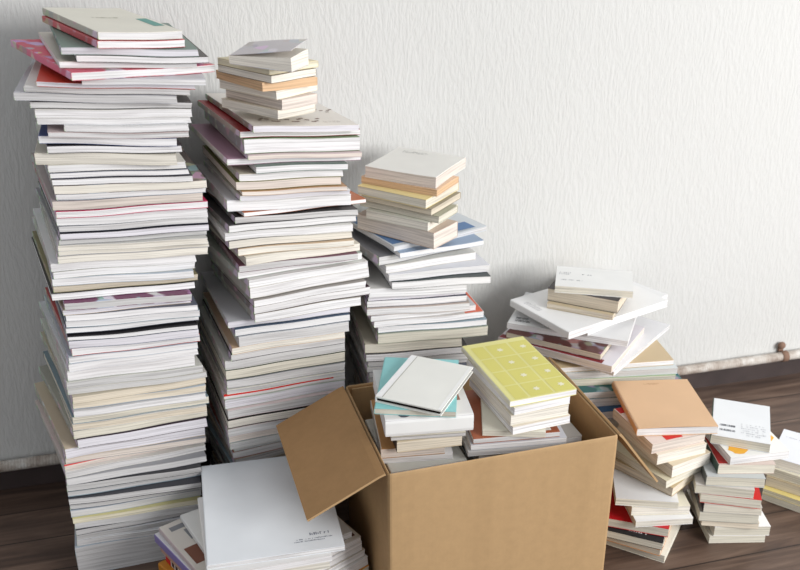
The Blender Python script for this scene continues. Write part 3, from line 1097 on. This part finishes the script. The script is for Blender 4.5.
TL = 1 / 560
floor_in = .0058
fx, fy = in_box(.02, .05)
rowsL = [
    P(t=6, name='hardcover_book', fl=(375, 396), fr=(441, 410.5), D=.147, pages='k', cover=(240, 240, 234), spine_c=(244, 244, 244), sp='L', ct=.0022, inset=.003, rnd=.001, gap=.0006, group=None,
      label='pale grey hardcover book with white spine tilted on the left pile in the box'),
    P(t=6, fl=(374, 408), fr=(456, 411.5), D=.165, pages='n', cover=(150, 214, 214), sp='L', label='aqua-covered book under the pale grey hardcover in the box', group=None),
    P(t=17, fl=(385.5, 421), fr=(474, 414), D=.16, pages='w', cover=(226, 224, 222), spine_c=(240, 240, 238), sp='F', rnd=.006, ct=.0012, label='thick white book with brown photo on its cover in the left box pile', group=None),
    P(t=3.5, fl=(391, 434), fr=(466, 429), D=.15, pages='n', cover=(206, 200, 186), sp='B', label='thin ivory booklet under the thick white book in the box'),
    P(t=3.5, fl=(391, 437.5), fr=(466, 432.5), D=.15, pages='g', cover=(180, 176, 170), sp='B', label='thin grey booklet resting on the beige paperback in the box'),
    P(t=11, fl=(396.5, 442), fr=(462.5, 434.5), D=.13, pages='b', cover=(212, 196, 166), spine_c=(48, 40, 38), sp='L', label='beige paperback with dark spine corner in the left box pile'),
    P(t=10, fl=(381, 449), fr=(445, 444), D=.15, pages='p', cover=(182, 134, 84), spine_c=(226, 222, 214), sp='L', label='brown-covered book low in the left box pile'),
    P(t=7, fl=(382, 457), fr=(453, 452), D=.16, pages='w', cover=(236, 236, 238), sp='B', label='white-edged book lowest in view of the left box pile'),
]
pl = pile(rowsL, .368, TL, 'books of the left pile in the box', seed=10, fill_to=floor_in,
          hidden=('book hidden at the bottom of the left pile in the cardboard box', 'hidden books in the left half of the box', (*in_box(.02, .055), .125, .16, BYAW), 'paperback_book', 'book'))
b = pl[0]
b.decal('spine_strip', [rect(.0, .002, .010, b.D - .002)], (246, 246, 246), label='white strip along the spine')
b.decal('cover_groove', [rect(.0105, .002, .0118, b.D - .002)], (186, 184, 176))
b.decal('cover_border', [rect(b.W - .006, .002, b.W - .001, b.D - .002)], (246, 246, 244))
b = pl[2]
b.decal('cover_photo', [rect(b.W - .05, .045, b.W - .012, b.D - .01)], (150, 104, 86), label='brown photo')
b.decal('cover_picture', [blob(.03, .012, .008, .006)], (80, 84, 96))

TR = 1 / 575
rowsR = [
    P(t=6.5, fl=(510, 401), fr=(577, 388.5), D=.193, pages='w', cover=(230, 225, 150), spine_c=(232, 228, 206), sp='L', rough=.4, gap=.0008, label='yellow patterned book with white flowers on top of the right pile in the box', group=None),
    P(t=8, fl=(514.6, 408), fr=(570.5, 396), D=.172, pages='w', cover=(226, 220, 206), sp='B', label='white-edged book directly under the yellow patterned book in the box'),
    P(t=11, fl=(511, 415.5), fr=(569, 404.5), D=.172, pages='c', cover=(230, 222, 204), sp='B', label='thick cream book second under the yellow patterned book in the box'),
    P(t=8.5, fl=(513, 427), fr=(570.5, 415), D=.165, pages='w', cover=(226, 216, 200), sp='B', label='white-edged book third under the yellow patterned book in the box'),
    P(t=6, fl=(482.6, 430), x2=546, yaw=-3, D=.11, pages='n', cover=(226, 222, 206), sp='B', gap=.0008, label='small cream booklet sticking out left of the right pile in the box'),
    P(t=6, fl=(473.5, 438.5), fr=(560, 431), D=.15, pages='g', cover=(168, 96, 66), sp='B', gap=.0008, label='rust-covered magazine with white barcode panel in the box', **M),
    P(t=6, fl=(471, 445), fr=(567, 437), D=.15, pages='w', cover=(196, 196, 202), sp='B', label='white-edged magazine just below the rust-covered one in the box', **M),
    P(t=6, fl=(468, 451), fr=(566, 443), D=.15, pages='w', cover=(206, 206, 206), sp='B', label='white-edged magazine lowest in view of the right box pile', **M),
]
pr = pile(rowsR, .362, TR, 'books of the right pile in the box', seed=12, fill_to=floor_in,
          hidden=('magazine hidden at the bottom of the right pile in the cardboard box', 'hidden magazines in the right half of the box', (*in_box(.165, .055), .18, .16, BYAW)))
b = pr[0]
sq, st = [], []
cw, rh = .040, .042
for i in range(-1, 2):
    for j in range(4):
        cx, cy = .056 + i * .043, .022 + j * .0455
        x0, x1 = max(.0105, cx - cw / 2 + .001), min(b.W - .002, cx + cw / 2)
        y0, y1 = max(.003, cy - rh / 2), min(b.D - .003, cy + rh / 2)
        if x1 - x0 < .006:
            continue
        sq.append(rect(x0, y0, x1, y1))
        if i >= 0:
            pts = []
            for k in range(12):
                a = k * math.pi / 6
                rr = .0066 if k % 2 == 0 else .0036
                pts.append((cx + rr * math.cos(a), cy + rr * math.sin(a)))
            st.append(pts)
b.decal('printed_squares', sq, (219, 212, 116), label='darker yellow squares')
b.decal('printed_flowers', st, (240, 236, 206), off=.0005, label='white flowers')
b = pr[5]
b.decal('barcode_panel', [rect(b.W - .075, .006, b.W - .012, .03)], (236, 234, 230), label='white panel')
b.decal('barcode', bars(b.W - .04, .012, .024, .014, 9), (60, 56, 56), off=.0005)

# printing and pictures on the tops of the tall stacks
b = A[0]
b.decal('printed_text', strokes(.04, b.D * .55, .05, .014, 1, 21, .003), (150, 146, 120))
b.decal('cover_picture', [rect(b.W - .02, .05, b.W - .004, .12)], (96, 160, 150), label='teal patch')
b = A[1]
b.decal('cover_picture', [rect(b.W - .05, .004, b.W - .004, .05)], (190, 206, 222))
b = B[0]
wig = []
for k in range(16):
    x = .02 + k * .0065
    wig.append(rect(x, .035 + .012 * math.sin(k * 1.3), x + .0072, .040 + .012 * math.sin(k * 1.3), .5 * math.cos(k * 1.3)))
    wig.append(rect(x + .05, .1 + .01 * math.cos(k * 1.7), x + .057, .104 + .01 * math.cos(k * 1.7), .4))
b.decal('cover_drawing', wig, (132, 108, 98), label='brown drawing')
b.decal('printed_text', strokes(b.W - .05, .02, .03, .01, 2, 22, .003), (190, 180, 172))
for b in A:
    if 'red stripe along its edge near' in b.root['label']:
        b.front_decal('printed_stripe', [(.0, b.W * .85, b.T - .0036, b.T - .0008)], (226, 78, 78))
for b in B:
    if 'vivid red' in b.root['label'] and 'below' not in b.root['label']:
        b.front_decal('printed_stripe', [(.0, b.W * .9, b.T - .005, b.T - .0006)], (226, 44, 36))
b = C[0]
b.decal('cover_picture', [rect(.004, .01, .06, b.D - .01), rect(.07, .008, b.W - .02, .04)], (96, 132, 178), label='blue picture')

b = C[11]
b.decal('cover_corner', [rect(b.W - .035, .002, b.W - .001, .09)], (226, 112, 84), label='orange-red corner')

# ---------------------------------------------------------------- the room
def struct(name, bm, mats, loc=(0, 0, 0), yaw=0.0):
    o = link(name, bm, mats)
    o.location = loc
    o.rotation_euler = (0, 0, yaw)
    o['kind'] = 'structure'
    return o


# everything along the wall in a frame whose x runs along the wall, origin on its foot
bm = bmesh.new()
slab(bm, -2.2, -2.6, -.05, 4.2, .05, 0)
struct('floor', bm, [floor_mat()], (WX, WY, 0), WANG)
bm = bmesh.new()
slab(bm, -2.2, 0, 0, 4.2, .08, 2.4)
struct('wall_back', bm, [wall_mat()], (WX, WY, 0), WANG)
m_base, nt, pb_ = nodes('dark_baseboard')
tc = nt.nodes.new('ShaderNodeTexCoord')
nn = N(nt, 'ShaderNodeTexNoise', Scale=9.0, Detail=4.0)
nt.links.new(tc.outputs['Object'], nn.inputs['Vector'])
nt.links.new(ramp(nt, nn.outputs[0], [(.3, lin((52, 43, 42))), (.7, lin((74, 62, 60)))]), pb_.inputs['Base Color'])
pb_.inputs['Roughness'].default_value = .5
bm = bmesh.new()
prof = [(0, 0), (-.008, 0), (-.008, .040), (-.006, .043), (0, .044)]
vs0 = [bm.verts.new((-2.2, y, z)) for y, z in prof]
vs1 = [bm.verts.new((4.2, y, z)) for y, z in prof]
for i in range(len(prof)):
    j = (i + 1) % len(prof)
    bm.faces.new((vs0[i], vs0[j], vs1[j], vs1[i]))
bm.faces.new(vs0)
bm.faces.new(list(reversed(vs1)))
struct('baseboard_back', bm, [m_base], (WX, WY, 0), WANG)

# old conduit pipe along the wall above the baseboard
pm = pipe_mat()
pipe = empty('conduit_pipe', (WX, WY, 0), WANG, 'old stained pale pipe running along the wall above the dark baseboard', 'pipe')
bm = bmesh.new()
ns, zc, yc, rad = 12, .0575, -.0155, .0108
prev = None
for i in range(129):
    x = -2.1 + i * (6.2 / 128)
    rr = rad * (1 + .02 * math.sin(i * 2.3))
    ring = [bm.verts.new((x, yc + rr * math.cos(2 * math.pi * k / ns), zc + rr * math.sin(2 * math.pi * k / ns))) for k in range(ns)]
    if prev:
        for k in range(ns):
            bm.faces.new((prev[k], prev[(k + 1) % ns], ring[(k + 1) % ns], ring[k]))
    prev = ring
link('tube', bm, [pm], pipe, smooth=True)
cxw, cyw = unp(777, 350, .06)
sx = (cxw - WX) * WD[0] + (cyw - WY) * WD[1]
rust = card_mat('rusty_metal', (140, 112, 96), .6)
bm = bmesh.new()
prev = None
for x, rr in ((sx - .008, .0112), (sx - .007, .0130), (sx + .007, .0130), (sx + .008, .0112)):
    ring = [bm.verts.new((x, yc + rr * math.cos(2 * math.pi * k / 16), zc + rr * math.sin(2 * math.pi * k / 16))) for k in range(16)]
    if prev:
        for k in range(16):
            bm.faces.new((prev[k], prev[(k + 1) % 16], ring[(k + 1) % 16], ring[k]))
    prev = ring
clamp = link('clamp', bm, [rust], pipe, smooth=True)
clamp['label'] = 'rusty clamp'
bm = bmesh.new()
slab(bm, sx - .009, -.006, zc + .008, sx + .003, -.0005, zc + .026)
link('clamp_tab', bm, [rust], clamp)
bm = bmesh.new()
bmesh.ops.create_uvsphere(bm, u_segments=12, v_segments=8, radius=.0092)
for v in bm.verts:
    v.co = Vector((sx - .006 + v.co.x, -.010 + v.co.y * .8, zc + .026 + v.co.z))
link('screw', bm, [rust], clamp, smooth=True)

# ------------------------------------------------------------------- light
def area(name, loc, target, size, size_y, energy, colour):
    l = bpy.data.lights.new(name, 'AREA')
    l.shape = 'RECTANGLE'
    l.size, l.size_y, l.energy, l.color = size, size_y, energy, colour
    o = bpy.data.objects.new(name, l)
    COL.objects.link(o)
    o.location = loc
    o.rotation_euler = (Vector(target) - Vector(loc)).to_track_quat('-Z', 'Y').to_euler()
    return o


area('window_daylight', (2.85, -.3, 1.45), (0.1, 1.5, .35), 1.7, 1.6, 130, (1.0, .992, .98))
w = bpy.data.worlds.new('room_light')
SC.world = w
w.use_nodes = True
nt = w.node_tree
bg = nt.nodes['Background']
bg.inputs[0].default_value = (.93, .96, 1.0, 1)
bg.inputs[1].default_value = .56

SC.view_settings.view_transform = 'Standard'
SC.view_settings.look = 'None'
SC.view_settings.exposure = 0.0
SC.cycles.use_denoising = True
